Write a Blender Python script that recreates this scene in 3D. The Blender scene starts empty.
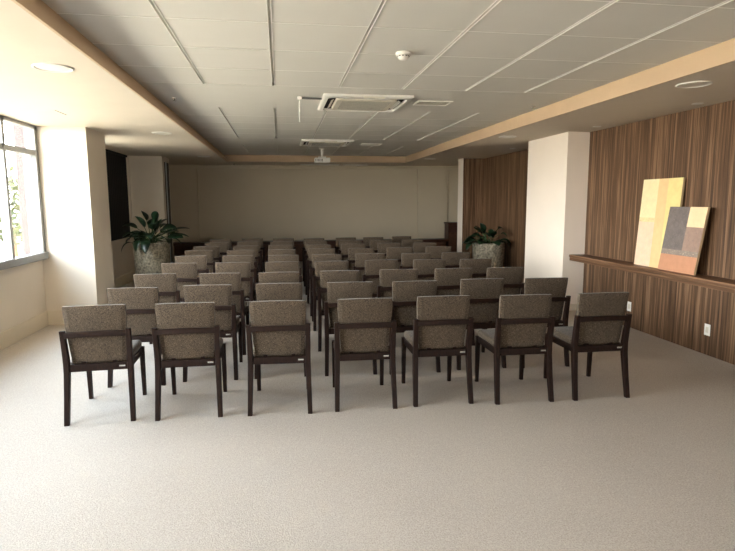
import bpy, bmesh, math, random
from mathutils import Vector, Matrix
random.seed(7)
SC = bpy.context.scene
COL = SC.collection
R = math.radians

# ------------------------------------------------------------------ materials
def lin(c):
    c = c / 255.0
    return c / 12.92 if c <= 0.04045 else ((c + 0.055) / 1.055) ** 2.4
def rgb(r, g, b): return (lin(r), lin(g), lin(b), 1.0)

def newmat(name):
    m = bpy.data.materials.new(name); m.use_nodes = True
    nt = m.node_tree; nt.nodes.clear()
    out = nt.nodes.new('ShaderNodeOutputMaterial'); b = nt.nodes.new('ShaderNodeBsdfPrincipled')
    nt.links.new(b.outputs[0], out.inputs[0])
    return m, nt, b
def N(nt, t, **kw):
    n = nt.nodes.new(t)
    for k, v in kw.items(): setattr(n, k, v)
    return n
def ramp(nt, fac, stops, interp='LINEAR'):
    r = N(nt, 'ShaderNodeValToRGB'); r.color_ramp.interpolation = interp
    els = r.color_ramp.elements
    while len(els) > 1: els.remove(els[-1])
    els[0].position, els[0].color = stops[0]
    for p, c in stops[1:]:
        e = els.new(p); e.color = c
    nt.links.new(fac, r.inputs[0]); return r.outputs[0]
def noise(nt, vec, scale, detail=3.0, rough=.5):
    n = N(nt, 'ShaderNodeTexNoise'); n.inputs['Scale'].default_value = scale
    n.inputs['Detail'].default_value = detail; n.inputs['Roughness'].default_value = rough
    if vec is not None: nt.links.new(vec, n.inputs['Vector'])
    return n.outputs['Fac']
def bump(nt, b, h, strength, dist=.002):
    n = N(nt, 'ShaderNodeBump'); n.inputs['Strength'].default_value = strength; n.inputs['Distance'].default_value = dist
    nt.links.new(h, n.inputs['Height']); nt.links.new(n.outputs[0], b.inputs['Normal'])
def objco(nt): return N(nt, 'ShaderNodeTexCoord').outputs['Object']

def plain(name, col, rough=.6, var=.06, scale=30., metal=0., bmp=0., spec=.3):
    m, nt, b = newmat(name); co = objco(nt)
    f = noise(nt, co, scale)
    d = tuple(max(0, c * (1 - var)) for c in col[:3]) + (1,); l = tuple(min(1, c * (1 + var)) for c in col[:3]) + (1,)
    nt.links.new(ramp(nt, f, [(.3, d), (.7, l)]), b.inputs['Base Color'])
    b.inputs['Roughness'].default_value = rough; b.inputs['Metallic'].default_value = metal
    b.inputs['Specular IOR Level'].default_value = spec
    if bmp: bump(nt, b, f, bmp)
    return m

M = {}
M['paint'] = plain('cream_wall_paint', rgb(222, 211, 196), .75, .015, 3., bmp=.02)
M['lip'] = plain('tan_soffit_edge', rgb(198, 172, 142), .6, .02, 5.)
M['column'] = plain('warm_white_column_paint', rgb(240, 227, 213), .7, .012, 3.)
M['soffit'] = plain('soffit_paint', rgb(208, 197, 181), .75, .015, 3.)
M['tile'] = plain('ceiling_tile_white', rgb(216, 213, 206), .8, .012, 4.)
M['tbar'] = plain('white_ceiling_bar', rgb(246, 244, 238), .5, .005, 9.)
M['groove'] = plain('ceiling_groove', rgb(215, 212, 204), .7, .02, 9.)
M['base'] = plain('baseboard_cream', rgb(220, 208, 188), .55, .02, 5.)
M['backpaint'] = plain('beige_partition_paint', rgb(200, 188, 166), .7, .015, 2.)
M['white'] = plain('white_plastic', rgb(232, 229, 222), .45, .01, 6.)
M['offwhite'] = plain('ivory_plastic', rgb(214, 208, 192), .5, .02, 8.)
M['slot'] = plain('dark_slot', rgb(42, 36, 32), .7, .05, 9.)
M['alu'] = plain('grey_aluminium', rgb(132, 132, 130), .4, .03, 12., metal=.35)
M['alulight'] = plain('pale_aluminium', rgb(176, 186, 190), .35, .03, 12., metal=.3)
M['black'] = plain('black_cloth', rgb(17, 18, 19), .85, .1, 60.)
M['darkmetal'] = plain('dark_grey_metal', rgb(60, 56, 52), .5, .05, 12., metal=.3)
M['chrome'] = plain('chrome', rgb(205, 205, 200), .25, .02, 10., metal=.9)
M['lens'] = plain('frosted_lens', rgb(226, 220, 208), .35, .02, 10.)
M['redwood'] = plain('dark_red_brown_wood', rgb(62, 34, 24), .4, .25, 14., spec=.4)
M['redwood2'] = plain('red_brown_wood_front', rgb(78, 50, 34), .5, .25, 14.)
M['soil'] = plain('potting_soil', rgb(40, 30, 22), .95, .3, 50., bmp=.6)
M['darkglass'] = plain('projector_glass', rgb(30, 32, 38), .1, .05, 9., spec=.6)
M['ext'] = plain('pale_render_facade', rgb(72, 64, 64), .85, .03, 2.)
M['ground'] = plain('pale_paving', rgb(196, 182, 160), .9, .08, 1.5)
M['leafout'] = plain('sunlit_leaves', rgb(44, 50, 14), .6, .3, 3.)
M['bark'] = plain('bark', rgb(96, 74, 54), .9, .2, 12.)
M['orange'] = plain('orange_paint', rgb(214, 140, 44), .6, .05, 9.)

def mk_carpet():
    m, nt, b = newmat('beige_loop_carpet'); co = objco(nt)
    v = N(nt, 'ShaderNodeTexVoronoi'); v.inputs['Scale'].default_value = 150.; nt.links.new(co, v.inputs['Vector'])
    n1 = noise(nt, co, 120., 3., .7); n2 = noise(nt, co, 1.1, 2.)
    mix = N(nt, 'ShaderNodeMath', operation='MULTIPLY_ADD'); nt.links.new(v.outputs['Distance'], mix.inputs[0]); mix.inputs[1].default_value = .45
    nt.links.new(n1, mix.inputs[2])
    m2 = N(nt, 'ShaderNodeMath', operation='MULTIPLY_ADD'); nt.links.new(n2, m2.inputs[0]); m2.inputs[1].default_value = .18; nt.links.new(mix.outputs[0], m2.inputs[2])
    nt.links.new(ramp(nt, m2.outputs[0], [(.40, rgb(144, 134, 125)), (.72, rgb(180, 170, 160)), (1.0, rgb(198, 189, 179))]), b.inputs['Base Color'])
    b.inputs['Roughness'].default_value = .95; b.inputs['Specular IOR Level'].default_value = .1
    bump(nt, b, mix.outputs[0], .5, .004); return m
M['carpet'] = mk_carpet()

def mk_fabric():
    m, nt, b = newmat('taupe_tweed_fabric'); co = objco(nt)
    n1 = noise(nt, co, 170., 3., .7); n2 = noise(nt, co, 420., 2., .6)
    a = N(nt, 'ShaderNodeMath', operation='ADD'); nt.links.new(n1, a.inputs[0]); nt.links.new(n2, a.inputs[1])
    nt.links.new(ramp(nt, a.outputs[0], [(.78, rgb(34, 27, 21)), (1.0, rgb(79, 67, 55)), (1.24, rgb(126, 110, 92))]), b.inputs['Base Color'])
    h = N(nt, 'ShaderNodeMath', operation='MULTIPLY'); nt.links.new(a.outputs[0], h.inputs[0]); h.inputs[1].default_value = .5
    # ramp works on 0..1 so halve the sum first
    for l in list(nt.links):
        if l.to_node.type == 'VALTORGB': nt.links.remove(l); 
    r = [n for n in nt.nodes if n.type == 'VALTORGB'][0]
    for e, p in zip(r.color_ramp.elements, (.40, .5, .61)): e.position = p
    nt.links.new(h.outputs[0], r.inputs[0])
    b.inputs['Roughness'].default_value = .95; b.inputs['Specular IOR Level'].default_value = .1
    try: b.inputs['Sheen Weight'].default_value = .15
    except Exception: pass
    bump(nt, b, h.outputs[0], .5, .003); return m
M['fabric'] = mk_fabric()

def mk_darkwood():
    m, nt, b = newmat('dark_stained_wood'); co = objco(nt)
    mp = N(nt, 'ShaderNodeMapping'); mp.inputs['Scale'].default_value = (40, 40, 6); nt.links.new(co, mp.inputs['Vector'])
    n1 = noise(nt, mp.outputs[0], 2., 4., .6)
    nt.links.new(ramp(nt, n1, [(.3, rgb(24, 13, 9)), (.7, rgb(44, 26, 18))]), b.inputs['Base Color'])
    b.inputs['Roughness'].default_value = .5; b.inputs['Specular IOR Level'].default_value = .2
    return m
M['dwood'] = mk_darkwood()

def mk_panel(name, dark, mid, light, along=None):
    """vertical veneer strips of uneven tone (u = x + y), fine grain running up; along='y' makes boards that run along y"""
    m, nt, b = newmat(name); co = objco(nt)
    sp = N(nt, 'ShaderNodeSeparateXYZ'); nt.links.new(co, sp.inputs[0])
    if along == 'y':
        u = N(nt, 'ShaderNodeMath', operation='ADD'); nt.links.new(sp.outputs[2], u.inputs[0]); nt.links.new(sp.outputs[0], u.inputs[1]); lz = sp.outputs[1]
    else:
        u = N(nt, 'ShaderNodeMath', operation='ADD'); nt.links.new(sp.outputs[0], u.inputs[0]); nt.links.new(sp.outputs[1], u.inputs[1]); lz = sp.outputs[2]
    def scaled(su, sz):
        a = N(nt, 'ShaderNodeMath', operation='MULTIPLY'); nt.links.new(u.outputs[0], a.inputs[0]); a.inputs[1].default_value = su
        c = N(nt, 'ShaderNodeMath', operation='MULTIPLY'); nt.links.new(lz, c.inputs[0]); c.inputs[1].default_value = sz
        cb = N(nt, 'ShaderNodeCombineXYZ'); nt.links.new(a.outputs[0], cb.inputs[0]); nt.links.new(c.outputs[0], cb.inputs[1]); return a.outputs[0], cb.outputs[0]
    # strips
    us, _ = scaled(30., 0.)
    fl = N(nt, 'ShaderNodeMath', operation='FLOOR'); nt.links.new(us, fl.inputs[0])
    wn = N(nt, 'ShaderNodeTexWhiteNoise', noise_dimensions='1D'); nt.links.new(fl.outputs[0], wn.inputs['W'])
    fr = N(nt, 'ShaderNodeMath', operation='FRACT'); nt.links.new(us, fr.inputs[0])
    g1 = noise(nt, scaled(46., .9)[1], 1., 3., .6)
    g2 = noise(nt, scaled(170., 2.)[1], 1., 2., .6)
    s1 = N(nt, 'ShaderNodeMath', operation='MULTIPLY_ADD'); nt.links.new(wn.outputs['Value'], s1.inputs[0]); s1.inputs[1].default_value = .20; nt.links.new(g1, s1.inputs[2])
    s2 = N(nt, 'ShaderNodeMath', operation='MULTIPLY_ADD'); nt.links.new(g2, s2.inputs[0]); s2.inputs[1].default_value = .45; nt.links.new(s1.outputs[0], s2.inputs[2])
    colr = ramp(nt, s2.outputs[0], [(.50, dark), (.82, mid), (1.0, light)])
    gap = ramp(nt, fr.outputs[0], [(0., (.22, .20, .18, 1)), (.10, (1, 1, 1, 1)), (1., (1, 1, 1, 1))])
    mx = N(nt, 'ShaderNodeMix', data_type='RGBA', blend_type='MULTIPLY'); mx.inputs[0].default_value = .85
    nt.links.new(colr, mx.inputs[6]); nt.links.new(gap, mx.inputs[7])
    nt.links.new(mx.outputs[2], b.inputs['Base Color'])
    b.inputs['Roughness'].default_value = .5; b.inputs['Specular IOR Level'].default_value = .3
    bump(nt, b, s2.outputs[0], .25, .003); return m
M['panel'] = mk_panel('brown_vertical_wood_panelling', rgb(46, 31, 21), rgb(98, 72, 51), rgb(136, 106, 80))
M['shelfwood'] = mk_panel('brown_shelf_wood', rgb(60, 41, 28), rgb(106, 76, 53), rgb(138, 104, 77), 'y')

def mk_stone():
    m, nt, b = newmat('mottled_stone_pot'); co = objco(nt)
    v = N(nt, 'ShaderNodeTexVoronoi'); v.inputs['Scale'].default_value = 26.; nt.links.new(co, v.inputs['Vector'])
    n1 = noise(nt, co, 18., 5., .7)
    a = N(nt, 'ShaderNodeMath', operation='MULTIPLY_ADD'); nt.links.new(v.outputs['Distance'], a.inputs[0]); a.inputs[1].default_value = .4; nt.links.new(n1, a.inputs[2])
    nt.links.new(ramp(nt, a.outputs[0], [(.4, rgb(76, 70, 58)), (.65, rgb(134, 126, 108)), (.9, rgb(176, 166, 146))]), b.inputs['Base Color'])
    b.inputs['Roughness'].default_value = .9; bump(nt, b, a.outputs[0], .8, .012); return m
M['stone'] = mk_stone()
def mk_leaf():
    m, nt, b = newmat('dark_green_leaf'); co = objco(nt)
    n1 = noise(nt, co, 9., 3.)
    nt.links.new(ramp(nt, n1, [(.3, rgb(12, 26, 15)), (.7, rgb(32, 56, 32))]), b.inputs['Base Color'])
    b.inputs['Roughness'].default_value = .35; b.inputs['Specular IOR Level'].default_value = .5; return m
M['leaf'] = mk_leaf()
M['stem'] = plain('green_stem', rgb(52, 76, 42), .6, .1, 20.)
def mk_glass():
    m, nt, b = newmat('clear_window_glass'); nt.nodes.remove(b)
    out = [n for n in nt.nodes if n.type == 'OUTPUT_MATERIAL'][0]
    t = N(nt, 'ShaderNodeBsdfTransparent'); t.inputs[0].default_value = (.93, .95, .95, 1)
    g = N(nt, 'ShaderNodeBsdfGlossy'); g.inputs['Roughness'].default_value = .02
    lw = N(nt, 'ShaderNodeLayerWeight'); lw.inputs[0].default_value = .5
    pw = N(nt, 'ShaderNodeMath', operation='POWER'); nt.links.new(lw.outputs['Facing'], pw.inputs[0]); pw.inputs[1].default_value = 5.
    fr = N(nt, 'ShaderNodeMath', operation='MULTIPLY_ADD'); nt.links.new(pw.outputs[0], fr.inputs[0]); fr.inputs[1].default_value = .6; fr.inputs[2].default_value = .03
    mx = N(nt, 'ShaderNodeMixShader'); nt.links.new(fr.outputs[0], mx.inputs[0]); nt.links.new(t.outputs[0], mx.inputs[1]); nt.links.new(g.outputs[0], mx.inputs[2])
    nt.links.new(mx.outputs[0], out.inputs[0]); return m
M['glass'] = mk_glass()
def canvas_mat(name, c, var, speck=None):
    m, nt, b = newmat(name); co = objco(nt)
    n1 = noise(nt, co, 14., 4., .65); n2 = noise(nt, co, 70., 3., .7)
    d = tuple(x * (1 - var) for x in c[:3]) + (1,); l = tuple(min(1, x * (1 + var)) for x in c[:3]) + (1,)
    base = ramp(nt, n1, [(.3, d), (.7, l)])
    if speck:
        f = ramp(nt, n2, [(.6, (0, 0, 0, 1)), (.68, (1, 1, 1, 1))])
        mx = N(nt, 'ShaderNodeMix', data_type='RGBA'); nt.links.new(f, mx.inputs[0]); nt.links.new(base, mx.inputs[6]); mx.inputs[7].default_value = speck
        base = mx.outputs[2]
    nt.links.new(base, b.inputs['Base Color']); b.inputs['Roughness'].default_value = .8
    bump(nt, b, n2, .3, .002); return m

# ------------------------------------------------------------------ mesh helpers
def B(): return bmesh.new()
def box(bm, c, d, bev=0., seg=2, rot=None, mat=0):
    """box centred at c with size d"""
    r = bmesh.ops.create_cube(bm, size=1.0); vs = r['verts']
    bmesh.ops.scale(bm, vec=Vector(d), verts=vs)
    fs = list({f for v in vs for f in v.link_faces})
    if bev > 0:
        es = list({e for v in vs for e in v.link_edges})
        rb = bmesh.ops.bevel(bm, geom=es, offset=bev, segments=seg, profile=.5, affect='EDGES', clamp_overlap=True)
        allv = set(); 
        stack = [rb['verts'][0] if rb['verts'] else vs[0]]
        while stack:
            v = stack.pop()
            if v in allv: continue
            allv.add(v)
            for e in v.link_edges: stack.append(e.other_vert(v))
        vs = list(allv); fs = list({f for v in vs for f in v.link_faces})
    mt = Matrix.Translation(Vector(c))
    if rot is not None: mt = mt @ rot
    bmesh.ops.transform(bm, matrix=mt, verts=vs)
    for f in fs: f.material_index = mat
    return vs
def bx(bm, x0, x1, y0, y1, z0, z1, bev=0., mat=0):
    return box(bm, ((x0 + x1) / 2, (y0 + y1) / 2, (z0 + z1) / 2), (abs(x1 - x0), abs(y1 - y0), abs(z1 - z0)), bev, 2, None, mat)
def loft(bm, secs, cap=True, mat=0):
    """join closed loops (lists of points, same length)"""
    rings = [[bm.verts.new(Vector(p)) for p in s] for s in secs]
    n = len(rings[0]); fs = []
    for a, b in zip(rings, rings[1:]):
        for i in range(n): fs.append(bm.faces.new((a[i], a[(i + 1) % n], b[(i + 1) % n], b[i])))
    if cap:
        fs.append(bm.faces.new(list(reversed(rings[0])))); fs.append(bm.faces.new(rings[-1]))
    for f in fs: f.material_index = mat
    return fs
def rrect(cx, cy, hx, hy, r, n=3):
    pts = []
    for sx, sy, a0 in ((1, 1, 0), (-1, 1, 90), (-1, -1, 180), (1, -1, 270)):
        for i in range(n + 1):
            a = R(a0 + 90 * i / n); pts.append((cx + sx * (hx - r) + r * math.cos(a), cy + sy * (hy - r) + r * math.sin(a)))
    return pts
def lathe(bm, prof, n=32, c=(0, 0, 0), mat=0, smooth=True):
    rings = []
    for r, z in prof:
        if r < 1e-6: rings.append([bm.verts.new((c[0], c[1], c[2] + z))])
        else: rings.append([bm.verts.new((c[0] + r * math.cos(2 * math.pi * i / n), c[1] + r * math.sin(2 * math.pi * i / n), c[2] + z)) for i in range(n)])
    for a, b in zip(rings, rings[1:]):
        for i in range(n):
            j = (i + 1) % n
            if len(a) == 1 and len(b) == 1: continue
            if len(a) == 1: f = bm.faces.new((a[0], b[j], b[i]))
            elif len(b) == 1: f = bm.faces.new((a[i], a[j], b[0]))
            else: f = bm.faces.new((a[i], a[j], b[j], b[i]))
            f.material_index = mat; f.smooth = smooth
def tube(bm, pts, r0, r1=None, n=8):
    r1 = r0 if r1 is None else r1; secs = []
    pts = [Vector(p) for p in pts]
    for k, p in enumerate(pts):
        t = (pts[min(k + 1, len(pts) - 1)] - pts[max(k - 1, 0)]).normalized()
        a = t.cross(Vector((0, 0, 1)) if abs(t.z) < .9 else Vector((1, 0, 0))).normalized(); b = t.cross(a)
        r = r0 + (r1 - r0) * k / max(1, len(pts) - 1)
        secs.append([p + a * (r * math.cos(2 * math.pi * i / n)) + b * (r * math.sin(2 * math.pi * i / n)) for i in range(n)])
    for f in loft(bm, secs): f.smooth = True
def obj(name, bm, mats, parent=None, smooth=False):
    bmesh.ops.recalc_face_normals(bm, faces=bm.faces[:])
    me = bpy.data.meshes.new(name); bm.to_mesh(me); bm.free()
    for m in (mats if isinstance(mats, (list, tuple)) else [mats]): me.materials.append(m)
    if smooth:
        for p in me.polygons: p.use_smooth = True
    o = bpy.data.objects.new(name, me); COL.objects.link(o)
    if parent: o.parent = parent
    return o
def tag(o, label, cat, group=None):
    o['label'] = label; o['category'] = cat
    if group: o['group'] = group
    return o
def thing(name, label, cat, loc=(0, 0, 0), rz=0., group=None):
    o = bpy.data.objects.new(name, None); COL.objects.link(o); o.empty_display_size = .1
    o.location = loc; o.rotation_euler = (0, 0, rz); return tag(o, label, cat, group)
def struct(name, bm, m, parent=None, smooth=False):
    o = obj(name, bm, m, parent, smooth)
    o['kind'] = 'structure'
    return o
def copy_thing(root, loc, rz, label, group=None):
    r = root.copy(); COL.objects.link(r); r.location = loc; r.rotation_euler = (0, 0, rz); r['label'] = label
    if group: r['group'] = group
    for ch in list(root.children):
        c = ch.copy(); COL.objects.link(c); c.parent = r
        for g in list(ch.children):
            d = g.copy(); COL.objects.link(d); d.parent = c
    return r

# ------------------------------------------------------------------ dimensions
XL, XR = -3.065, 4.36          # left wall, right panelling
HS = 2.56                      # soffit underside
CZ = 2.72                      # tiled ceiling
RX0, RX1, RY1 = -1.225, 3.14, 13.95   # tiled recess
Y0, YB = -4.5, 15.4            # rear wall, far wall
XB1 = 5.2                      # far right wall
SILL = .885
W0 = 0.9                       # near end of the window band

# ------------------------------------------------------------------ room shell
bm = B(); bx(bm, XL - .085, XB1 + .2, Y0 - .2, YB + .3, -.2, 0); struct('floor', bm, M['carpet'])
# far wall: beige partition, recessed middle field
bm = B(); bx(bm, -3.3, XB1 + .2, YB, YB + .3, 0, HS)
bx(bm, XL, -2.12, YB - .1, YB, .0, 2.49); bx(bm, 3.80, 4.66, YB - .1, YB, .0, 2.49); bx(bm, 4.675, XB1, YB - .06, YB, 0, 2.49)
struct('wall_far', bm, M['backpaint'])
bm = B(); bx(bm, XL, XB1, YB - .14, YB, 2.49, HS); struct('trim_1', bm, M['backpaint'])
# left wall: low wall under the window, solid beyond, window openings
bm = B()
XO = XL - .085
bx(bm, XO, XL, Y0, 7.8, 0, SILL); bx(bm, XO, XL, 7.8, 8.8, 0, HS); bx(bm, XO, XL, 8.8, 9.9, 0, SILL); bx(bm, XO, XL, 9.9, 10.82, 0, HS); bx(bm, XO, XL, 12.36, YB, 0, HS)
bx(bm, XO, XL, 10.82, 12.36, 0, .89); bx(bm, XO, XL, Y0 - .2, W0, SILL, HS)
struct('wall_left', bm, M['paint'])
bm = B(); bx(bm, XL, -2.43, 7.8, 8.42, 0, HS); bx(bm, XL, -2.465, 8.42, 8.72, 0, HS); struct('column_left', bm, M['paint'])
bm = B(); bx(bm, XL, -2.41, 12.42, 13.2, 0, HS); struct('column_far_left', bm, M['paint'])
bm = B()
for y0, y1 in ((12.62, 12.66), (12.86, 13.02)): bx(bm, -2.409, -2.395, y0, y1, 0, 2.45)
struct('trim_2', bm, M['darkmetal'])
bm = B(); bx(bm, -2.409, -2.39, 12.75, 12.775, 0, 2.45); struct('lit_gap_strip', bm, M['alulight'])  # pale strip stands in for a thin bluish line of light
# rear wall, with an opening for the added window
bm = B(); bx(bm, XO, XB1 + .2, Y0 - .2, Y0, 0, .9); bx(bm, XO, XB1 + .2, Y0 - .2, Y0, 2.4, 2.95); bx(bm, XO, 1.0, Y0 - .2, Y0, .9, 2.4); bx(bm, 2.2, XB1 + .2, Y0 - .2, Y0, .9, 2.4)
struct('wall_rear', bm, M['paint'])
# right wall (wood), column, recess
bm = B(); bx(bm, XR, XR + .3, Y0, 7.52, 0, HS); struct('wall_right', bm, M['panel'])
bm = B(); bx(bm, 4.03, 4.9, 7.52, 8.80, 0, HS); struct('column_right', bm, M['column'])
bm = B(); bx(bm, 4.62, 4.9, 8.80, 12.4, 0, HS); struct('wall_recess', bm, M['panel'])
bm = B(); bx(bm, 4.135, 4.9, 12.4, 12.43, 0, HS); struct('wall_recess_end', bm, M['panel'])
bm = B(); bx(bm, 4.12, 4.9, 12.43, 12.72, 0, HS); bx(bm, 4.12, 4.135, 12.40, 12.43, 0, HS); struct('wall_return', bm, M['column'])
bm = B(); bx(bm, XB1, XB1 + .2, 12.3, YB + .3, 0, HS); bx(bm, 4.9, XB1 + .2, 12.3, 12.43, 0, HS); struct('wall_far_right', bm, M['backpaint'])
# soffits
top = 2.95
bm = B(); bx(bm, XO, RX0 - .02, Y0, YB, HS, HS + .062); bx(bm, XO, RX0 - .07, Y0, YB, HS + .062, top); struct('soffit_left', bm, M['soffit'])
bm = B(); bx(bm, RX1 + .015, XB1 + .2, Y0, YB, HS, HS + .062); bx(bm, RX1 + .03, XB1 + .2, Y0, YB, HS + .062, top); struct('soffit_right', bm, M['soffit'])
bm = B(); bx(bm, RX0 - .02, RX1 + .015, RY1 + .015, YB, HS, HS + .062); bx(bm, RX0 - .07, RX1 + .03, RY1 + .03, YB, HS + .062, top); struct('soffit_far', bm, M['soffit'])
bm = B(); bx(bm, RX0 - .02, RX0, Y0, RY1 + .015, HS, HS + .062); bx(bm, RX0 - .07, RX0 - .06, Y0, RY1 + .03, HS + .062, CZ + .03); struct('trim_5', bm, M['lip'])
bm = B(); bx(bm, RX1, RX1 + .015, Y0, RY1 + .015, HS, HS + .062); bx(bm, RX1 + .02, RX1 + .03, Y0, RY1 + .03, HS + .062, CZ + .03); struct('trim_6', bm, M['lip'])
bm = B(); bx(bm, RX0, RX1, RY1, RY1 + .015, HS, HS + .062); bx(bm, RX0 - .06, RX1 + .02, RY1 + .02, RY1 + .03, HS + .062, CZ + .03); struct('trim_7', bm, M['lip'])
# tiled ceiling: real grooves along the room, slim white T bars across it
bm = B()
CX0, CX1 = RX0 - .06, RX1 + .02
bx(bm, CX0, CX1, Y0, RY1 + .02, CZ + .032, top, mat=1)
tx = [-.688, -.035, .605, 1.245, 1.90, 2.54]
g = .009
bands = []
y = 5.70
while y > Y0: bands.append((max(Y0, y - .65), y)); y -= .65
bands += [(7.05 + .65 * i, 7.05 + .65 * (i + 1)) for i in range(5)] + [(11.5 + .65 * i, 11.5 + .65 * (i + 1)) for i in range(3)]
for y0, y1 in bands:
    xs = [CX0] + tx + [CX1]
    for k, (a, b) in enumerate(zip(xs, xs[1:])):
        bx(bm, a + (g if k else 0), b - (g if k < len(xs) - 2 else 0), y0, y1, CZ, CZ + .03)
        bx(bm, a + (g if k else 0), b - (g if k < len(xs) - 2 else 0), y0 - .005, y0 + .005, CZ - .0012, CZ, mat=2)
        bx(bm, a + (g if k else 0), b - (g if k < len(xs) - 2 else 0), y1 - .005, y1 + .005, CZ - .0010, CZ, mat=2)
for k, xx in enumerate(tx):
    for y0, y1 in ((Y0, 5.70), (7.05, 10.30), (11.5, 13.45)):
        bx(bm, xx + g, xx + g + .006, y0, y1, CZ - .005, CZ + .001, mat=2)
        bx(bm, xx - g - .004, xx - g, y0, y1, CZ - .002, CZ + .001, mat=2)
for y0, y1 in ((5.70, 7.05), (10.30, 11.5), (13.45, RY1 + .02)): bx(bm, CX0, CX1, y0 + .002, y1 - .002, CZ - .002, CZ + .03)
struct('ceiling', bm, [M['tile'], M['groove'], M['tbar']])
# baseboards
bm = B(); bx(bm, XL, XL + .016, Y0, 7.8, 0, .19, .004); bx(bm, XL, -2.414, 7.784, 7.8, 0, .19, .004)
bx(bm, -2.43, -2.414, 7.8, 8.42, 0, .19, .004); bx(bm, XL, XL + .016, 8.72, 12.42, 0, .19, .004); bx(bm, XL, -2.41, 12.404, 12.42, 0, .19, .004)
struct('baseboard_left', bm, M['base'])
bm = B(); bx(bm, 4.014, 4.03, 7.52, 8.80, 0, .1, .003); bx(bm, 4.014, XR, 7.504, 7.52, 0, .1, .003); struct('baseboard_right', bm, M['base'])

# ------------------------------------------------------------------ windows
def pane(name, x, y0, y1, z0, z1, par):
    b = B(); bx(b, x - .003, x + .003, y0, y1, z0, z1); o = obj(name, b, M['glass'], par); return o
w = bpy.data.objects.new('window_1', None); COL.objects.link(w); w['kind'] = 'structure'
bm = B(); fx0, fx1 = XL - .03, XL + .055
bx(bm, fx0, fx1 + .03, W0, 7.8, SILL, SILL + .085, .006)            # bottom rail
bx(bm, fx0, fx1, W0, 7.8, HS - .04, HS, .004)                       # head
bx(bm, fx0, fx1, 7.72, 7.797, SILL, HS, .004)                              # end jamb
yy = 6.90; mull = []
while yy > W0 + .2:
    bx(bm, fx0, fx1, yy - .028, yy + .028, SILL, HS, .004); mull.append(yy); yy -= 1.05
bx(bm, fx0 - .005, fx1 - .005, W0, 7.75, 2.19, 2.255, .004)         # transom
obj('window_frame', bm, M['alu'], w)['kind'] = 'structure'
bm = B()
for k, (a, b_) in enumerate(zip(mull, [7.72] + mull)):
    if k % 2 == 0:
        bx(bm, fx0 - .03, fx0 + .01, b_ - .10, b_ - .075, SILL + .06, 2.2, .003); bx(bm, fx0 - .03, fx0 + .01, a + .035, a + .05, SILL + .06, 2.2, .003)
obj('window_sash', bm, M['alulight'], w)['kind'] = 'structure'
for k, (a, b_) in enumerate(zip(mull + [W0], [7.72] + mull)):
    pane('pane', (fx0 + fx1) / 2 - .01, a, b_, SILL + .05, HS - .02, w)['kind'] = 'structure'
bm = B(); bx(bm, fx1, XL + .03, 7.1, 7.795, SILL - .012, SILL + .004, .004); bx(bm, fx1, XL + .03, W0, 7.1, SILL - .012, SILL + .004, .004)
obj('window_sill', bm, M['alu'], w)['kind'] = 'structure'
# a further window hidden behind the near left column
w3 = bpy.data.objects.new('window_3', None); COL.objects.link(w3); w3['kind'] = 'structure'
bm = B(); bx(bm, fx0, fx1 + .03, 8.8, 9.9, SILL, SILL + .085, .006); bx(bm, fx0, fx1, 8.8, 9.9, HS - .04, HS, .004)
for y_ in (8.83, 9.87): bx(bm, fx0, fx1, y_ - .03, y_ + .03, SILL, HS, .004)
bx(bm, fx0 - .005, fx1 - .005, 8.8, 9.9, 2.19, 2.255, .004)
obj('window_frame', bm, M['alu'], w3)['kind'] = 'structure'
for a, b_ in ((8.86, 9.84),): pane('pane', (fx0 + fx1) / 2 - .01, a, b_, SILL + .05, HS - .02, w3)['kind'] = 'structure'
w4 = bpy.data.objects.new('added_rear_window', None); COL.objects.link(w4); w4['kind'] = 'structure'  # unseen rear window, added to send more daylight down the room
bm = B(); bx(bm, 1.0, 2.2, Y0 - .12, Y0 - .05, .9, .97, .004); bx(bm, 1.0, 2.2, Y0 - .12, Y0 - .05, 2.34, 2.4, .004)
for k in range(3): bx(bm, 1.0 + .575 * k, 1.05 + .575 * k, Y0 - .12, Y0 - .05, .9, 2.4, .004)
obj('window_frame', bm, M['alu'], w4)['kind'] = 'structure'
bm = B(); bx(bm, 1.04, 2.16, Y0 - .09, Y0 - .084, .94, 2.37); obj('pane', bm, M['glass'], w4)['kind'] = 'structure'
# the second opening, closed by a black blind
w2 = bpy.data.objects.new('window_2', None); COL.objects.link(w2); w2['kind'] = 'structure'
bm = B(); bx(bm, XL - .12, XL - .06, 10.82, 12.36, .89, HS); obj('window_frame', bm, M['darkmetal'], w2)['kind'] = 'structure'
t = thing('blackout_blind', 'tall black blackout blind filling the wall opening behind the left plant', 'blind', (XL - .04, 11.59, .89))
bm = B()
n = 26; pts = []
for i in range(n + 1):
    pts.append((-.0015 * math.cos(i * math.pi), -.765 + 1.53 * i / n))
for (xa, ya), (xb, yb) in zip(pts, pts[1:]):
    v = [bm.verts.new(q) for q in ((xa, ya, .012), (xb, yb, .012), (xb, yb, 1.64), (xa, ya, 1.64), (xa - .01, ya, .012), (xb - .01, yb, .012), (xb - .01, yb, 1.64), (xa - .01, ya, 1.64))]
    for f in ((0, 1, 2, 3), (7, 6, 5, 4), (0, 4, 5, 1), (3, 2, 6, 7), (0, 3, 7, 4), (1, 5, 6, 2)): bm.faces.new([v[i] for i in f])
obj('blind_cloth', bm, M['black'], t)
bm = B(); bx(bm, -.03, .03, -.768, .768, 1.63, 1.678, .008); obj('headrail', bm, M['black'], t)
bm = B(); bx(bm, -.018, .012, -.766, .766, 0, .022, .005); obj('bottom_bar', bm, M['black'], t)

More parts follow.
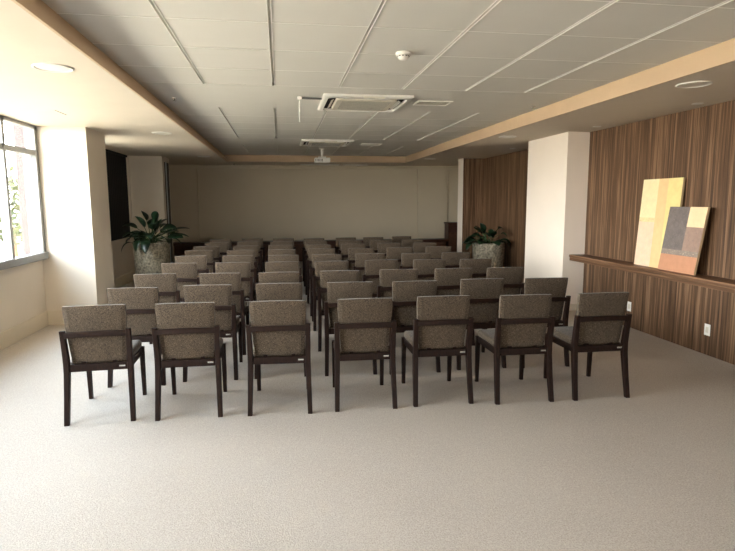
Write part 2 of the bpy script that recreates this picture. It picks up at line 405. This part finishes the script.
# ------------------------------------------------------------------ outside
bm = B(); bx(bm, -90, -3.3, -60, 90, -1.3, -1.0); o = struct('ground', bm, M['ground'])
bm = B(); bx(bm, -3.80, -3.66, 9.0, 9.22, -1.0, 5.0, .02); o = struct('trim_4', bm, M['ext'])
def tree(loc, s, label, seed):
    rd = random.Random(seed)
    t = thing('tree', label, 'tree', loc, 0, 'trees outside the window')
    b = B(); tube(b, [(0, 0, 0), (.05, .02, 1.2 * s), (0, .05, 2.2 * s)], .13 * s, .06 * s); obj('trunk', b, M['bark'], t)
    b = B()
    for i in range(900):
        a = rd.uniform(0, 6.283); z = rd.uniform(-1, 1); r = rd.uniform(.55, 1.) ** .5
        q = Vector((math.cos(a) * math.sqrt(1 - z * z), math.sin(a) * math.sqrt(1 - z * z), z)) * r
        q = Vector((q.x * 1.2 * s, q.y * 1.2 * s, 2.5 * s + q.z * .95 * s)) + Vector((rd.gauss(0, .1), rd.gauss(0, .1), rd.gauss(0, .1))) * s
        u = Vector((rd.gauss(0, 1), rd.gauss(0, 1), rd.gauss(0, 1))).normalized(); v = u.orthogonal().normalized(); h = .12 * s
        vs = [b.verts.new(q - u * h), b.verts.new(q + v * h * .5), b.verts.new(q + u * h), b.verts.new(q - v * h * .5)]
        b.faces.new(vs)
    obj('crown', b, M['leafout'], t)
tree((-7.0, 16.0, -1), .98, 'yellow-green tree outside the window, seen between mullion and pale pillar', 3)

# ------------------------------------------------------------------ chairs
def leg_rear(s):
    b = B(); secs = []
    # (z, y centre, half width x, half depth y, x centre)
    for z, yc, hx, hy, xc in ((0, -.308, .0175, .019, .226), (.2, -.272, .0185, .022, .221), (.37, -.247, .0195, .026, .217), (.45, -.245, .0195, .026, .217), (.58, -.262, .0185, .022, .219), (.69, -.281, .0175, .018, .222)):
        secs.append([(x, y_, z) for x, y_ in rrect(s * xc, yc, hx, hy, .005, 2)])
    loft(b, secs); return b
def leg_front(s):
    b = B(); secs = []
    for z, yc, h in ((0, .262, .015), (.2, .256, .017), (.416, .25, .019)):
        secs.append([(x, y_, z) for x, y_ in rrect(s * .208, yc, h, h + .002, .005, 2)])
    loft(b, secs); return b
def curved_bar(w, z0, z1, yc, th, bow, arch, n=10):
    b = B(); secs = []
    for i in range(n + 1):
        x = -w + 2 * w * i / n; k = 1 - (x / w) ** 2
        y_ = yc - bow * k; dz = arch * k
        secs.append([(x, y_ - th / 2, z0 + dz + .003), (x, y_ - th / 2, z1 + dz - .003), (x, y_ - th / 2 + .003, z1 + dz), (x, y_ + th / 2, z1 + dz), (x, y_ + th / 2, z0 + dz), (x, y_ - th / 2 + .003, z0 + dz)])
    loft(b, secs); return b
def backrest_bm():
    b = B(); nu, nv = 14, 10; zs = [.442, .448] + [.442 + .423 * j / nv for j in range(1, nv)] + [.860, .866]
    secs = []
    for z in zs:
        k = (z - .442) / .424
        yc = -.205 - .050 * k - .012 * k * k
        w = .184 + .040 * k - .012 * k * k
        th = .022 if .03 < k < .97 else .019
        ed = 0 if .03 < k < .97 else .003
        loop = []
        for i in range(nu + 1):
            x = -w + ed + 2 * (w - ed) * i / nu; q = 1 - (x / w) ** 2
            e_ = th * (1 - (abs(x) / w) ** 40 * .25)
            loop.append((x, yc - .012 * q - e_, z + .004 * q * k))
        for i in range(nu, -1, -1):
            x = -w + ed + 2 * (w - ed) * i / nu; q = 1 - (x / w) ** 2
            e_ = th * (1 - (abs(x) / w) ** 40 * .25)
            loop.append((x, yc - .012 * q + e_ * .7, z + .004 * q * k))
        secs.append(loop)
    loft(b, secs); return b
def seat_bm():
    b = B(); secs = []
    for z, ins, r in ((.416, .004, .02), (.431, 0, .025), (.456, 0, .028), (.470, .008, .03), (.475, .03, .03)):
        secs.append([(x, y_, z + (.006 * y_)) for x, y_ in rrect(0, .045, .207 - ins, .235 - ins, r, 4)])
    loft(b, secs); return b
GRP = 'taupe chairs set out in rows'
def make_chair(label):
    t = thing('upholstered_chair', label, 'chair', (0, 0, 0), 0, GRP)
    obj('seat', seat_bm(), M['fabric'], t, True)
    obj('backrest', backrest_bm(), M['fabric'], t)
    for s in (-1, 1): obj('leg', leg_rear(s), M['dwood'], t)
    for s in (-1, 1): obj('leg', leg_front(s), M['dwood'], t)
    obj('back_rail', curved_bar(.206, .638, .677, -.286, .02, .010, .006), M['dwood'], t)
    b = B(); bx(b, -.195, .195, -.262, -.238, .380, .434, .003)
    ra = obj('rear_apron', b, M['dwood'], t)
    b = B(); bx(b, .142, .184, -.2645, -.2625, .404, .416)
    obj('maker_plate', b, M['chrome'], ra)
    b = B(); bx(b, -.19, .19, .238, .262, .365, .416, .003); obj('front_apron', b, M['dwood'], t)
    for s in (-1, 1):
        b = B(); secs = []
        for y_, z0, z1 in ((-.225, .372, .430), (0, .368, .424), (.24, .366, .416)):
            secs.append([(s * .215, y_, z0), (s * .215, y_, z1), (s * .193, y_, z1), (s * .193, y_, z0)])
        loft(b, secs); obj('side_rail', b, M['dwood'], t)
    for x0 in (-.12, .09):
        b = B(); bx(b, x0, x0 + .03, -.236, -.205, .428, .448); obj('back_bracket', b, M['dwood'], t)
    return t
CH = {
 1: [(-1.335, 4.184), (-0.705, 4.169), (-0.033, 4.138), (0.626, 4.125), (1.246, 4.13), (1.897, 4.068), (2.55, 4.05)],
 2: [(-1.277, 5.009), (-0.654, 5.06), (-0.022, 5.05), (0.619, 5.015), (1.22, 4.97), (1.883, 4.998), (2.509, 4.952)],
 3: [(-1.29, 5.958), (-0.632, 5.901), (-0.026, 5.87), (0.615, 5.888), (1.263, 5.883), (1.875, 5.86), (2.463, 5.834)],
 4: [(-1.226, 6.989), (-0.588, 6.946), (0.013, 6.899), (0.621, 6.864), (1.251, 6.887), (1.863, 6.83), (2.463, 6.788)],
 5: [(-1.229, 7.91), (-0.583, 7.841), (0.035, 7.777), (0.631, 7.778), (1.244, 7.764), (1.903, 7.71), (2.502, 7.735)],
 6: [(-1.243, 8.818), (-0.608, 8.726), (0.012, 8.709), (0.635, 8.771), (1.259, 8.72), (1.877, 8.712), (2.539, 8.779)],
 7: [(-1.228, 9.602), (-0.588, 9.599), (-0.001, 9.61), (0.646, 9.611), (1.25, 9.625), (1.906, 9.703), (2.541, 9.668)],
 8: [(-1.158, 10.529), (-0.591, 10.673), (0.02, 10.516), (0.661, 10.597), (1.317, 10.541), (1.89, 10.474), (2.51, 10.484)],
 9: [(-1.179, 11.403), (-0.562, 11.516), (0.059, 11.412), (0.666, 11.311), (1.325, 11.392), (1.897, 11.399), (2.532, 11.567)],
}
ROWN = ['nearest', 'second', 'third', 'fourth', 'fifth', 'sixth', 'seventh', 'eighth', 'farthest']
COLN = ['leftmost', 'second from left', 'third from left', 'fourth from left', 'third from right', 'second from right', 'rightmost']
ROT1 = [3., 0., -3., -1.5, -1., -1.5, -1.]
chair0 = None
for r in range(1, 10):
    for c in range(1, 8):
        x, yb = CH[r][c - 1]
        rw = '%s row' % ROWN[r - 1]
        lab = 'taupe upholstered dark wood chair in the %s, %s of seven' % (rw, COLN[c - 1])
        rz = R(ROT1[c - 1]) if r == 1 else R(random.uniform(-3.0, 0.8))
        d = .300
        loc = (x - math.sin(rz) * d, yb + math.cos(rz) * d, 0)
        if chair0 is None:
            chair0 = make_chair(lab); chair0.location = loc; chair0.rotation_euler = (0, 0, rz)
        else: copy_thing(chair0, loc, rz, lab)

# ------------------------------------------------------------------ plants
def leaf(b, base, d, L, W, droop, twist=0.):
    """a broad leaf starting at base in direction d, bending down by droop"""
    d = Vector(d).normalized(); p = Vector(base); n = 8
    side = d.cross(Vector((0, 0, 1)))
    side = (side.normalized() if side.length > .05 else Vector((1, 0, 0)))
    side = Matrix.Rotation(twist, 3, d) @ side
    rows = []
    for i in range(n + 1):
        t = i / n
        w_ = W * (math.sin(math.pi * min(1, t * .93 + .05)) ** .8) * (1 - .35 * t)
        if i == n: w_ = .001
        up = side.cross(d).normalized()
        rows.append([p - side * w_ + up * w_ * .25, p - up * .0, p + side * w_ + up * w_ * .25])
        p = p + d * (L / n)
        d = (d + Vector((0, 0, -droop / n))).normalized()
        side = (side - d * side.dot(d)).normalized()
    vs = [[b.verts.new(q) for q in r_] for r_ in rows]
    for a, c in zip(vs, vs[1:]):
        for k in range(2):
            f = b.faces.new((a[k], a[k + 1], c[k + 1], c[k])); f.smooth = True
def pot(t, prof, zs):
    b = B(); lathe(b, prof, 40); obj('pot', b, M['stone'], t)
    b = B(); r_ = prof[-1][0] + .015; lathe(b, [(0, zs + .02), (r_ * .6, zs + .015), (r_, zs)], 32); obj('soil', b, M['soil'], t)
def plant(t, leaves, zs):
    fb = B(); sb = B()
    for (az, el, sl, L, W, dr, tw) in leaves:
        a = R(az); el_ = R(el)
        dirv = Vector((math.cos(a) * math.cos(el_), math.sin(a) * math.cos(el_), math.sin(el_)))
        base = Vector((math.cos(a) * .05, math.sin(a) * .05, zs))
        mid = base + Vector((dirv.x * .35, dirv.y * .35, 1 * dirv.z + .12)) * sl * .55
        tip = base + dirv * sl
        tube(sb, [base, mid, tip], .009, .005, 6)
        out = (tip - mid).normalized()
        leaf(fb, tip, out, L, W, dr, tw)
    obj('stem', sb, M['stem'], t); o = obj('foliage', fb, M['leaf'], t)
    sm = o.modifiers.new('thickness', 'SOLIDIFY'); sm.thickness = .002
t = thing('potted_plant', 'leafy dark green plant in tall mottled stone pot, by the left black blind', 'potted plant', (-2.40, 11.0, 0), 0, 'potted plants')
pot(t, [(0, 0), (.285, 0), (.30, .02), (.315, .4), (.33, .82), (.338, .85), (.335, .865), (.315, .865), (.305, .85), (.30, .80)], .80)
rd = random.Random(5)
L = []
for i in range(30):
    az = i * 137.5; el = rd.uniform(22, 84)
    L.append((az, el, rd.uniform(.16, .36), rd.uniform(.24, .32), rd.uniform(.09, .125), rd.uniform(.5, 1.9), rd.uniform(-.6, .6)))
L += [(195, 12, .30, .28, .09, 2.4, 0.), (350, 28, .40, .32, .07, .7, .2), (5, 40, .42, .34, .06, .6, .3), (270, 20, .30, .34, .10, 3., 0.), (250, 25, .28, .32, .09, 3., .3), (175, 58, .38, .28, .09, 1.2, -.4), (120, 70, .5, .3, .09, .9, .5), (300, 72, .5, .26, .08, .9, -.5)]
plant(t, L, .80)
t = thing('potted_plant', 'low dark green plant in round mottled stone pot, in the wood-lined right recess', 'potted plant', (4.14, 10.75, 0), 0, 'potted plants')
pot(t, [(0, 0), (.27, 0), (.285, .02), (.30, .3), (.315, .62), (.322, .74), (.318, .775), (.30, .775), (.29, .76), (.285, .72)], .72)
rd = random.Random(11); L = []
for i in range(20):
    az = 90 + i * 137.5; el = rd.uniform(15, 70)
    L.append((az, el, rd.uniform(.16, .26), rd.uniform(.2, .27), rd.uniform(.08, .11), rd.uniform(.8, 2.), rd.uniform(-.6, .6)))
L += [(185, 20, .34, .24, .07, 1.4, .2), (200, 8, .36, .22, .07, 2.0, -.2), (175, 35, .28, .22, .08, 1.6, .4), (190, 80, .28, .2, .08, .9, .5), (160, 70, .24, .22, .09, .9, -.5), (8, 64, .36, .13, .06, 2.6, .4), (330, 50, .30, .15, .06, 2.8, -.3)]
plant(t, L, .72)

# ------------------------------------------------------------------ shelf and paintings
t = thing('wall_shelf', 'long brown wooden ledge shelf running along the panelled right wall', 'shelf', (XR, 7.50, .83))
bm = B(); bx(bm, -.25, 0, -11.0, 0, -.036, 0, .003); obj('top_board', bm, M['shelfwood'], t)
bm = B(); bx(bm, -.248, 0, -11.0, -.012, -.082, -.038, .003); obj('front_board', bm, M['shelfwood'], t)

def painting(name, label, Pb, Pt, w, th, cols, faces):
    """Pb: point at bottom edge far (left) corner on the shelf, Pt: matching top corner; w: length towards the camera (-y)"""
    up = (Vector(Pt) - Vector(Pb)); H = up.length; up.normalize()
    xa = Vector((0, -1, 0)).normalized(); nrm = up.cross(xa).normalized()   # nrm points to the wall (+x)
    if nrm.x < 0: nrm = -nrm
    t = thing(name, label, 'painting', Pb)
    ms = [canvas_mat(name + '_' + k, c, v, s) for k, c, v, s in cols]
    b = B(); Pb = Vector((0, 0, 0))
    for (u0, u1, v0, v1, mi) in faces:
        q = [Pb + xa * (u * w) + up * (v * H) for u, v in ((u0, v0), (u1, v0), (u1, v1), (u0, v1))]
        f = b.faces.new([b.verts.new(p_) for p_ in q]); f.material_index = mi
    obj('painted_canvas', b, ms, t)
    b = B()
    c8 = [Pb + xa * (u * w) + up * (v * H) + nrm * k for k in (.0015, th) for u, v in ((0, 0), (1, 0), (1, 1), (0, 1))]
    vs = [b.verts.new(p_) for p_ in c8]
    for f in ((0, 1, 2, 3), (7, 6, 5, 4), (0, 4, 5, 1), (1, 5, 6, 2), (2, 6, 7, 3), (3, 7, 4, 0)): b.faces.new([vs[i] for i in f])
    obj('stretcher_edge', b, plain(name + '_edge', rgb(190, 165, 130), .8, .05, 30.), t)
    return t
painting('painting', 'larger cream, orange and pink abstract canvas leaning on the shelf, behind the grey one',
    (4.245, 6.19, .832), (4.322, 6.205, 1.845), .672, .026,
    [('cream', rgb(234, 216, 168), .06, rgb(240, 226, 190)), ('orange', rgb(232, 192, 140), .05, None), ('yellow', rgb(228, 208, 142), .06, None), ('pink', rgb(232, 198, 170), .07, rgb(236, 208, 140)), ('speckle', rgb(226, 204, 152), .1, rgb(150, 120, 80))],
    [(0, .42, .56, 1, 0), (0, .42, .51, .56, 4), (0, .42, 0, .51, 3), (.42, .66, 0, 1, 1), (.66, 1, 0, 1, 2)])
painting('painting', 'smaller grey abstract canvas with salmon base and cream corner, leaning in front',
    (4.200, 5.695, .832), (4.262, 5.635, 1.53), .56, .025,
    [('grey', rgb(112, 102, 98), .16, rgb(150, 138, 128)), ('mauve', rgb(152, 126, 112), .12, rgb(120, 106, 98)), ('cream', rgb(236, 206, 164), .05, None), ('salmon', rgb(192, 138, 106), .06, None), ('fleck', rgb(140, 126, 114), .1, rgb(206, 186, 160))],
    [(0, .56, .34, 1, 0), (.56, 1, .34, .70, 1), (.56, 1, .70, 1, 2), (0, 1, .26, .34, 4), (0, 1, 0, .26, 3)])

# outlets on the right wall
def outlet(y, label):
    t = thing('wall_outlet', label, 'outlet', (XR, y, .265), 0, 'white wall outlets')
    b = B(); bx(b, -.006, 0, -.04, .04, -.06, .06, .003); obj('face_plate', b, M['white'], t)
    b = B(); bx(b, -.009, -.005, -.018, .018, -.03, .03, .002); obj('socket', b, M['offwhite'], t)
outlet(5.075, 'white wall outlet low on wood panelling, below the empty end of shelf')
outlet(6.40, 'white wall outlet on panelling, half hidden behind the nearest rightmost chair')

# ------------------------------------------------------------------ far end furniture
t = thing('credenza', 'long low dark red-brown wood cabinet along the far wall', 'cabinet', (.9, 15.07, 0))
bm = B(); bx(bm, -3.6, 3.6, -.19, .19, .03, .50); obj('body', bm, M['redwood2'], t)
bm = B(); bx(bm, -3.66, 3.66, -.23, .2, .50, .565, .006); obj('top', bm, M['redwood'], t)
for k in range(10):
    bm = B(); bx(bm, -3.58 + .716 * k, -3.58 + .716 * k + .706, -.207, -.19, .05, .49, .003); d = obj('door', bm, M['redwood2'], t)
    bm = B(); bx(bm, -3.58 + .716 * k + .33, -3.58 + .716 * k + .38, -.222, -.207, .46, .472); obj('handle', bm, M['redwood'], d)
t = thing('wood_pedestal', 'tall dark wood pedestal cabinet in the far right corner', 'cabinet', (4.76, 15.05, 0))
bm = B(); bx(bm, -.2, .2, -.18, .18, .05, .98); obj('body', bm, M['redwood'], t)
bm = B(); bx(bm, -.22, .22, -.2, .2, .98, 1.02, .005); obj('top', bm, M['redwood'], t)
bm = B(); bx(bm, -.21, .21, -.19, .19, 0, .05); obj('plinth', bm, M['redwood2'], t)
bm = B(); bx(bm, -.18, .18, -.195, -.18, .08, .75, .003); obj('door', bm, M['redwood2'], t)

# ------------------------------------------------------------------ ceiling equipment
def aircon(loc, label):
    t = thing('air_conditioner', label, 'air conditioner', loc, 0, 'ceiling cassette air conditioners')
    # frame as a square ring
    b = B()
    o_, i_ = .485, .36
    secs = [[(x, y_, 0) for x, y_ in rrect(0, 0, o_, o_, .012, 4)], [(x, y_, -.018) for x, y_ in rrect(0, 0, o_, o_, .012, 4)],
            [(x, y_, -.03) for x, y_ in rrect(0, 0, o_ - .02, o_ - .02, .03, 4)], [(x, y_, -.034) for x, y_ in rrect(0, 0, .43, .43, .07, 4)],
            [(x, y_, -.005) for x, y_ in rrect(0, 0, .425, .425, .068, 4)]]
    loft(b, secs, False); obj('frame', b, M['white'], t)
    b = B(); bx(b, -.43, .43, -.43, .43, -.006, -.001); obj('air_slot', b, M['slot'], t)
    b = B()
    loft(b, [[(x, y_, -.006) for x, y_ in rrect(0, 0, .335, .335, .05, 4)], [(x, y_, -.034) for x, y_ in rrect(0, 0, .335, .335, .05, 4)], [(x, y_, -.04) for x, y_ in rrect(0, 0, .325, .325, .045, 4)]])
    gr = obj('intake_grille', b, M['offwhite'], t)
    b = B()
    for k in range(14): bx(b, -.27, .27, -.26 + .04 * k - .003, -.26 + .04 * k + .003, -.0412, -.0395)
    obj('grille_slots', b, M['alu'], gr)
    for k in range(4):
        rot = Matrix.Rotation(R(90 * k), 4, 'Z')
        b = B(); vs = box(b, (0, 0, 0), (.50, .034, .006), .002, 1, Matrix.Rotation(R(-30), 4, 'X'))
        bmesh.ops.transform(b, matrix=rot @ Matrix.Translation((0, .372, -.024)), verts=b.verts[:])
        obj('louver', b, M['white'], t)
    b = B(); bx(b, -.06, .16, -.486, -.47, -.02, -.034 - .004); obj('name_strip', b, M['offwhite'], t)
    return t
a0 = aircon((.965, 6.50, CZ - .002), 'white square ceiling air conditioner nearer the camera, right of thin hanging rod')
copy_thing(a0, (.90, 10.87, CZ - .002), 0, 'white square ceiling air conditioner farther away, above the projector')
def vent(name, loc, lx, ly, label, grp, nsl=3):
    t = thing(name, label, 'vent', loc, 0, grp)
    b = B()
    for x0, x1, y0, y1 in ((-lx, lx, -ly, -ly + .02), (-lx, lx, ly - .02, ly), (-lx, -lx + .02, -ly + .02, ly - .02), (lx - .02, lx, -ly + .02, ly - .02)): bx(b, x0, x1, y0, y1, -.012, 0, .002)
    obj('frame', b, M['white'], t)
    b = B(); bx(b, -lx + .02, lx - .02, -ly + .02, ly - .02, -.003, 0); obj('dark_back', b, M['slot'], t)
    for k in range(nsl):
        yk = -ly + .02 + (2 * ly - .04) * (k + .5) / nsl
        b = B(); box(b, (0, yk, -.005), (2 * lx - .04, .45 * (2 * ly - .04) / nsl, .003), 0, 1); obj('slat', b, M['offwhite'], t)
vent('ceiling_vent', (1.76, 6.42, CZ - .002), .2, .14, 'white slatted ceiling vent right of the nearer air conditioner', 'ceiling vents', 3)
vent('ceiling_vent', (1.80, 11.1, CZ - .002), .2, .14, 'white slatted ceiling vent right of the farther air conditioner', 'ceiling vents', 3)
vent('slot_diffuser', (1.05, 14.85, HS), .5, .09, 'long pale ceiling slot diffuser before the far wall', 'slot diffusers', 2)
vent('slot_diffuser', (2.0, 14.85, HS), .33, .07, 'shorter pale ceiling slot diffuser before the far wall', 'slot diffusers', 2)
# linear seam plate in the left soffit
t = thing('ceiling_access_panel', 'narrow flush plate in left soffit above the window end', 'panel', (-2.46, 6.62, HS + .0015))
bm = B(); bx(bm, -.16, .16, -.16, .16, -.003, 0, .001); obj('plate', bm, M['soffit'], t)
bm = B(); bx(bm, .155, .165, -.16, .16, -.004, 0); obj('edge_gap', bm, M['darkmetal'], t)
# smoke detector
t = thing('smoke_detector', 'round white smoke detector on the ceiling tiles', 'smoke detector', (.955, 4.33, CZ))
bm = B(); lathe(bm, [(0, 0), (.056, 0), (.06, -.006), (.058, -.022), (.04, -.026)], 28); obj('base', bm, M['white'], t)
bm = B(); lathe(bm, [(.043, -.024), (.043, -.036), (.036, -.05), (.02, -.056), (0, -.057)], 28); obj('sensor_dome', bm, M['white'], t)
bm = B()
for k in range(10):
    a = R(36 * k); box(bm, (.0425 * math.cos(a), .0425 * math.sin(a), -.031), (.004, .016, .007), 0, 1, Matrix.Rotation(a, 4, 'Z'))
obj('vent_slots', bm, M['slot'], t)
# projector
t = thing('projector', 'white projector hanging from a short ceiling pole near the far end', 'projector', (.92, 12.2, CZ))
bm = B(); lathe(bm, [(0, 0), (.06, 0), (.06, -.012), (.02, -.02)], 20); obj('ceiling_plate', bm, M['white'], t)
bm = B(); tube(bm, [(0, 0, -.01), (0, 0, -.17)], .026, .026, 12); obj('mount_pole', bm, M['white'], t)
bm = B(); box(bm, (0, 0, -.175), (.16, .12, .02), .004); 
for s in (-1, 1): box(bm, (s * .07, 0, -.187), (.014, .1, .02), .002)
obj('mount_bracket', bm, M['white'], t)
bm = B(); box(bm, (0, 0, -.247), (.33, .26, .105), .02, 3); body = obj('body', bm, M['white'], t)
bm = B(); 
for k in range(6): bx(bm, -.15 + .028 * k, -.136 + .028 * k, -.132, -.129, -.275, -.22)
obj('vent_slots', bm, M['slot'], body)
bm = B(); tube(bm, [(.1, .12, -.245), (.1, .16, -.245)], .035, .038, 20); obj('lens', bm, M['darkglass'], t)
# thin rod hanging from the ceiling
t = thing('hanging_rod', 'thin white rod hanging from a small ceiling box left of nearer air conditioner', 'rod', (.235, 6.22, CZ))
bm = B(); box(bm, (0, 0, -.02), (.05, .05, .036), .005); obj('ceiling_box', bm, M['white'], t)
bm = B(); tube(bm, [(0, 0, -.03), (0, 0, -.27)], .007, .007, 8); obj('rod', bm, M['white'], t)
bm = B(); tube(bm, [(.024, 0, -.018), (.24, .03, -.018)], .011, .011, 8); obj('grey_bar', bm, M['alu'], t)  # short grey bar from the box towards the air conditioner
# downlights
def downlight(loc, r, label):
    t = thing('downlight', label, 'downlight', loc, 0, 'recessed round ceiling downlights')
    b = B(); lathe(b, [(r, 0), (r, -.006), (r * .93, -.010), (r * .84, -.006), (r * .82, -.001)], 36); obj('trim_ring', b, M['white'], t)
    b = B(); lathe(b, [(r * .84, -.003), (r * .4, -.006), (0, -.007)], 36); obj('lens', b, M['lens'], t)
downlight((-1.58, 4.46, HS), .135, 'large round downlight in left soffit, nearest the camera')
downlight((-1.60, 8.33, HS), .135, 'round downlight in left soffit beyond the near column')
downlight((-1.56, 12.45, HS), .135, 'round downlight at the far end of the left soffit')
downlight((3.44, 4.36, HS), .135, 'large round downlight in right soffit, nearest the camera')
downlight((3.42, 8.2, HS), .135, 'round downlight in right soffit before the bright column')
downlight((3.41, 12.6, HS), .135, 'round downlight at the far end of the right soffit')
def spot(loc, label):
    t = thing('ceiling_spot', label, 'spotlight', loc, 0, 'small ceiling spots close to the right wall')
    b = B(); lathe(b, [(.055, 0), (.055, -.004), (.042, -.007), (.038, -.001)], 24); obj('trim_ring', b, M['white'], t)
    b = B(); lathe(b, [(.04, -.002), (0, -.003)], 24); obj('lens', b, M['lens'], t)
spot((4.16, 5.2, HS), 'small ceiling spot above the panelled wall, nearest the camera')
spot((4.12, 6.95, HS), 'small ceiling spot above the panelled wall, near the right column')
spot((4.27, 10.0, HS), 'small ceiling spot above the recess with the right plant')
def sprinkler(loc, label):
    t = thing('ceiling_sprinkler', label, 'sprinkler', loc, 0, 'ceiling sprinkler heads')
    b = B(); lathe(b, [(0, 0), (.03, 0), (.028, -.006), (.01, -.008), (.009, -.03), (0, -.03)], 16); obj('escutcheon', b, M['chrome'], t)
    b = B(); lathe(b, [(0, -.03), (.02, -.031), (.02, -.034), (0, -.035)], 12); obj('deflector', b, M['chrome'], t)
sprinkler((-1.10, 6.5, CZ + .001), 'small sprinkler head in the ceiling recess along its left edge')
sprinkler((3.02, 6.5, CZ + .001), 'small sprinkler head in the ceiling recess along its right edge')
sprinkler((-1.12, 14.75, HS + .002), 'small sprinkler head in the far soffit before the back wall')

# ------------------------------------------------------------------ light
wd = bpy.data.worlds.new('daylight'); SC.world = wd; wd.use_nodes = True
nt = wd.node_tree; nt.nodes.clear()
out = N(nt, 'ShaderNodeOutputWorld'); bg = N(nt, 'ShaderNodeBackground')
tc = N(nt, 'ShaderNodeTexCoord'); sp = N(nt, 'ShaderNodeSeparateXYZ'); nt.links.new(tc.outputs['Generated'], sp.inputs[0])
mr = N(nt, 'ShaderNodeMapRange'); nt.links.new(sp.outputs[2], mr.inputs[0]); mr.inputs[1].default_value = -.2; mr.inputs[2].default_value = 1.
nt.links.new(ramp(nt, mr.outputs[0], [(0., (1., .92, .82, 1)), (.17, (1., .95, .88, 1)), (.3, (.86, .87, .87, 1)), (.6, (.50, .56, .63, 1)), (1., (.36, .45, .55, 1))]), bg.inputs[0])
bg.inputs[1].default_value = 22.0
nt.links.new(bg.outputs[0], out.inputs[0])
# sun high on the far side of the building: lights the ground outside, does not enter
sl = bpy.data.lights.new('sun', 'SUN'); sl.energy = 30.; sl.angle = R(.6); sl.color = (1., .93, .86)
so = bpy.data.objects.new('sun', sl); COL.objects.link(so); so.rotation_euler = (R(-8), R(38), 0); so.location = (30, 0, 40)
# portals: tell the renderer where daylight enters
def portal(loc, sx, sy, rot):
    ld = bpy.data.lights.new('window_portal', 'AREA'); ld.shape = 'RECTANGLE'; ld.size = sx; ld.size_y = sy
    ld.cycles.is_portal = True
    lo = bpy.data.objects.new('window_portal', ld); COL.objects.link(lo); lo.location = loc; lo.rotation_euler = rot.to_euler()
portal((fx0 - .06, (7.72 + W0) / 2, (HS + SILL) / 2), 7.72 - W0, HS - SILL, Matrix(((0, 0, -1), (1, 0, 0), (0, -1, 0))))
portal((fx0 - .06, 9.35, (HS + SILL) / 2), 1.1, HS - SILL, Matrix(((0, 0, -1), (1, 0, 0), (0, -1, 0))))
portal((1.6, Y0 - .16, 1.65), 1.2, 1.5, Matrix(((1, 0, 0), (0, 0, -1), (0, 1, 0))))

# ------------------------------------------------------------------ camera
f, yaw, pitch, roll, H = 559.23, 0.15396, 0.13158, -0.0040035, 1.6
fw = Vector((math.sin(yaw) * math.cos(pitch), math.cos(yaw) * math.cos(pitch), -math.sin(pitch)))
rt = Vector((math.cos(yaw), -math.sin(yaw), 0)); up = rt.cross(fw)
r2 = rt * math.cos(roll) + up * math.sin(roll); u2 = -rt * math.sin(roll) + up * math.cos(roll)
cd = bpy.data.cameras.new('camera'); co_ = bpy.data.objects.new('camera', cd); COL.objects.link(co_)
cd.sensor_fit = 'HORIZONTAL'; cd.sensor_width = 36.; cd.lens = f * 36. / 735.
co_.matrix_world = Matrix(((r2.x, u2.x, -fw.x, 0), (r2.y, u2.y, -fw.y, 0), (r2.z, u2.z, -fw.z, H), (0, 0, 0, 1)))
cd.clip_start = .05
SC.camera = co_
SC.view_settings.view_transform = 'Standard'; SC.view_settings.look = 'None'; SC.view_settings.gamma = 1.0
SC.view_settings.exposure = 0.66
SC.view_settings.use_curve_mapping = False
SC.cycles.max_bounces = 12; SC.cycles.diffuse_bounces = 8; SC.cycles.transparent_max_bounces = 12
SC.cycles.use_denoising = True
SC.cycles.sample_clamp_indirect = 6.0
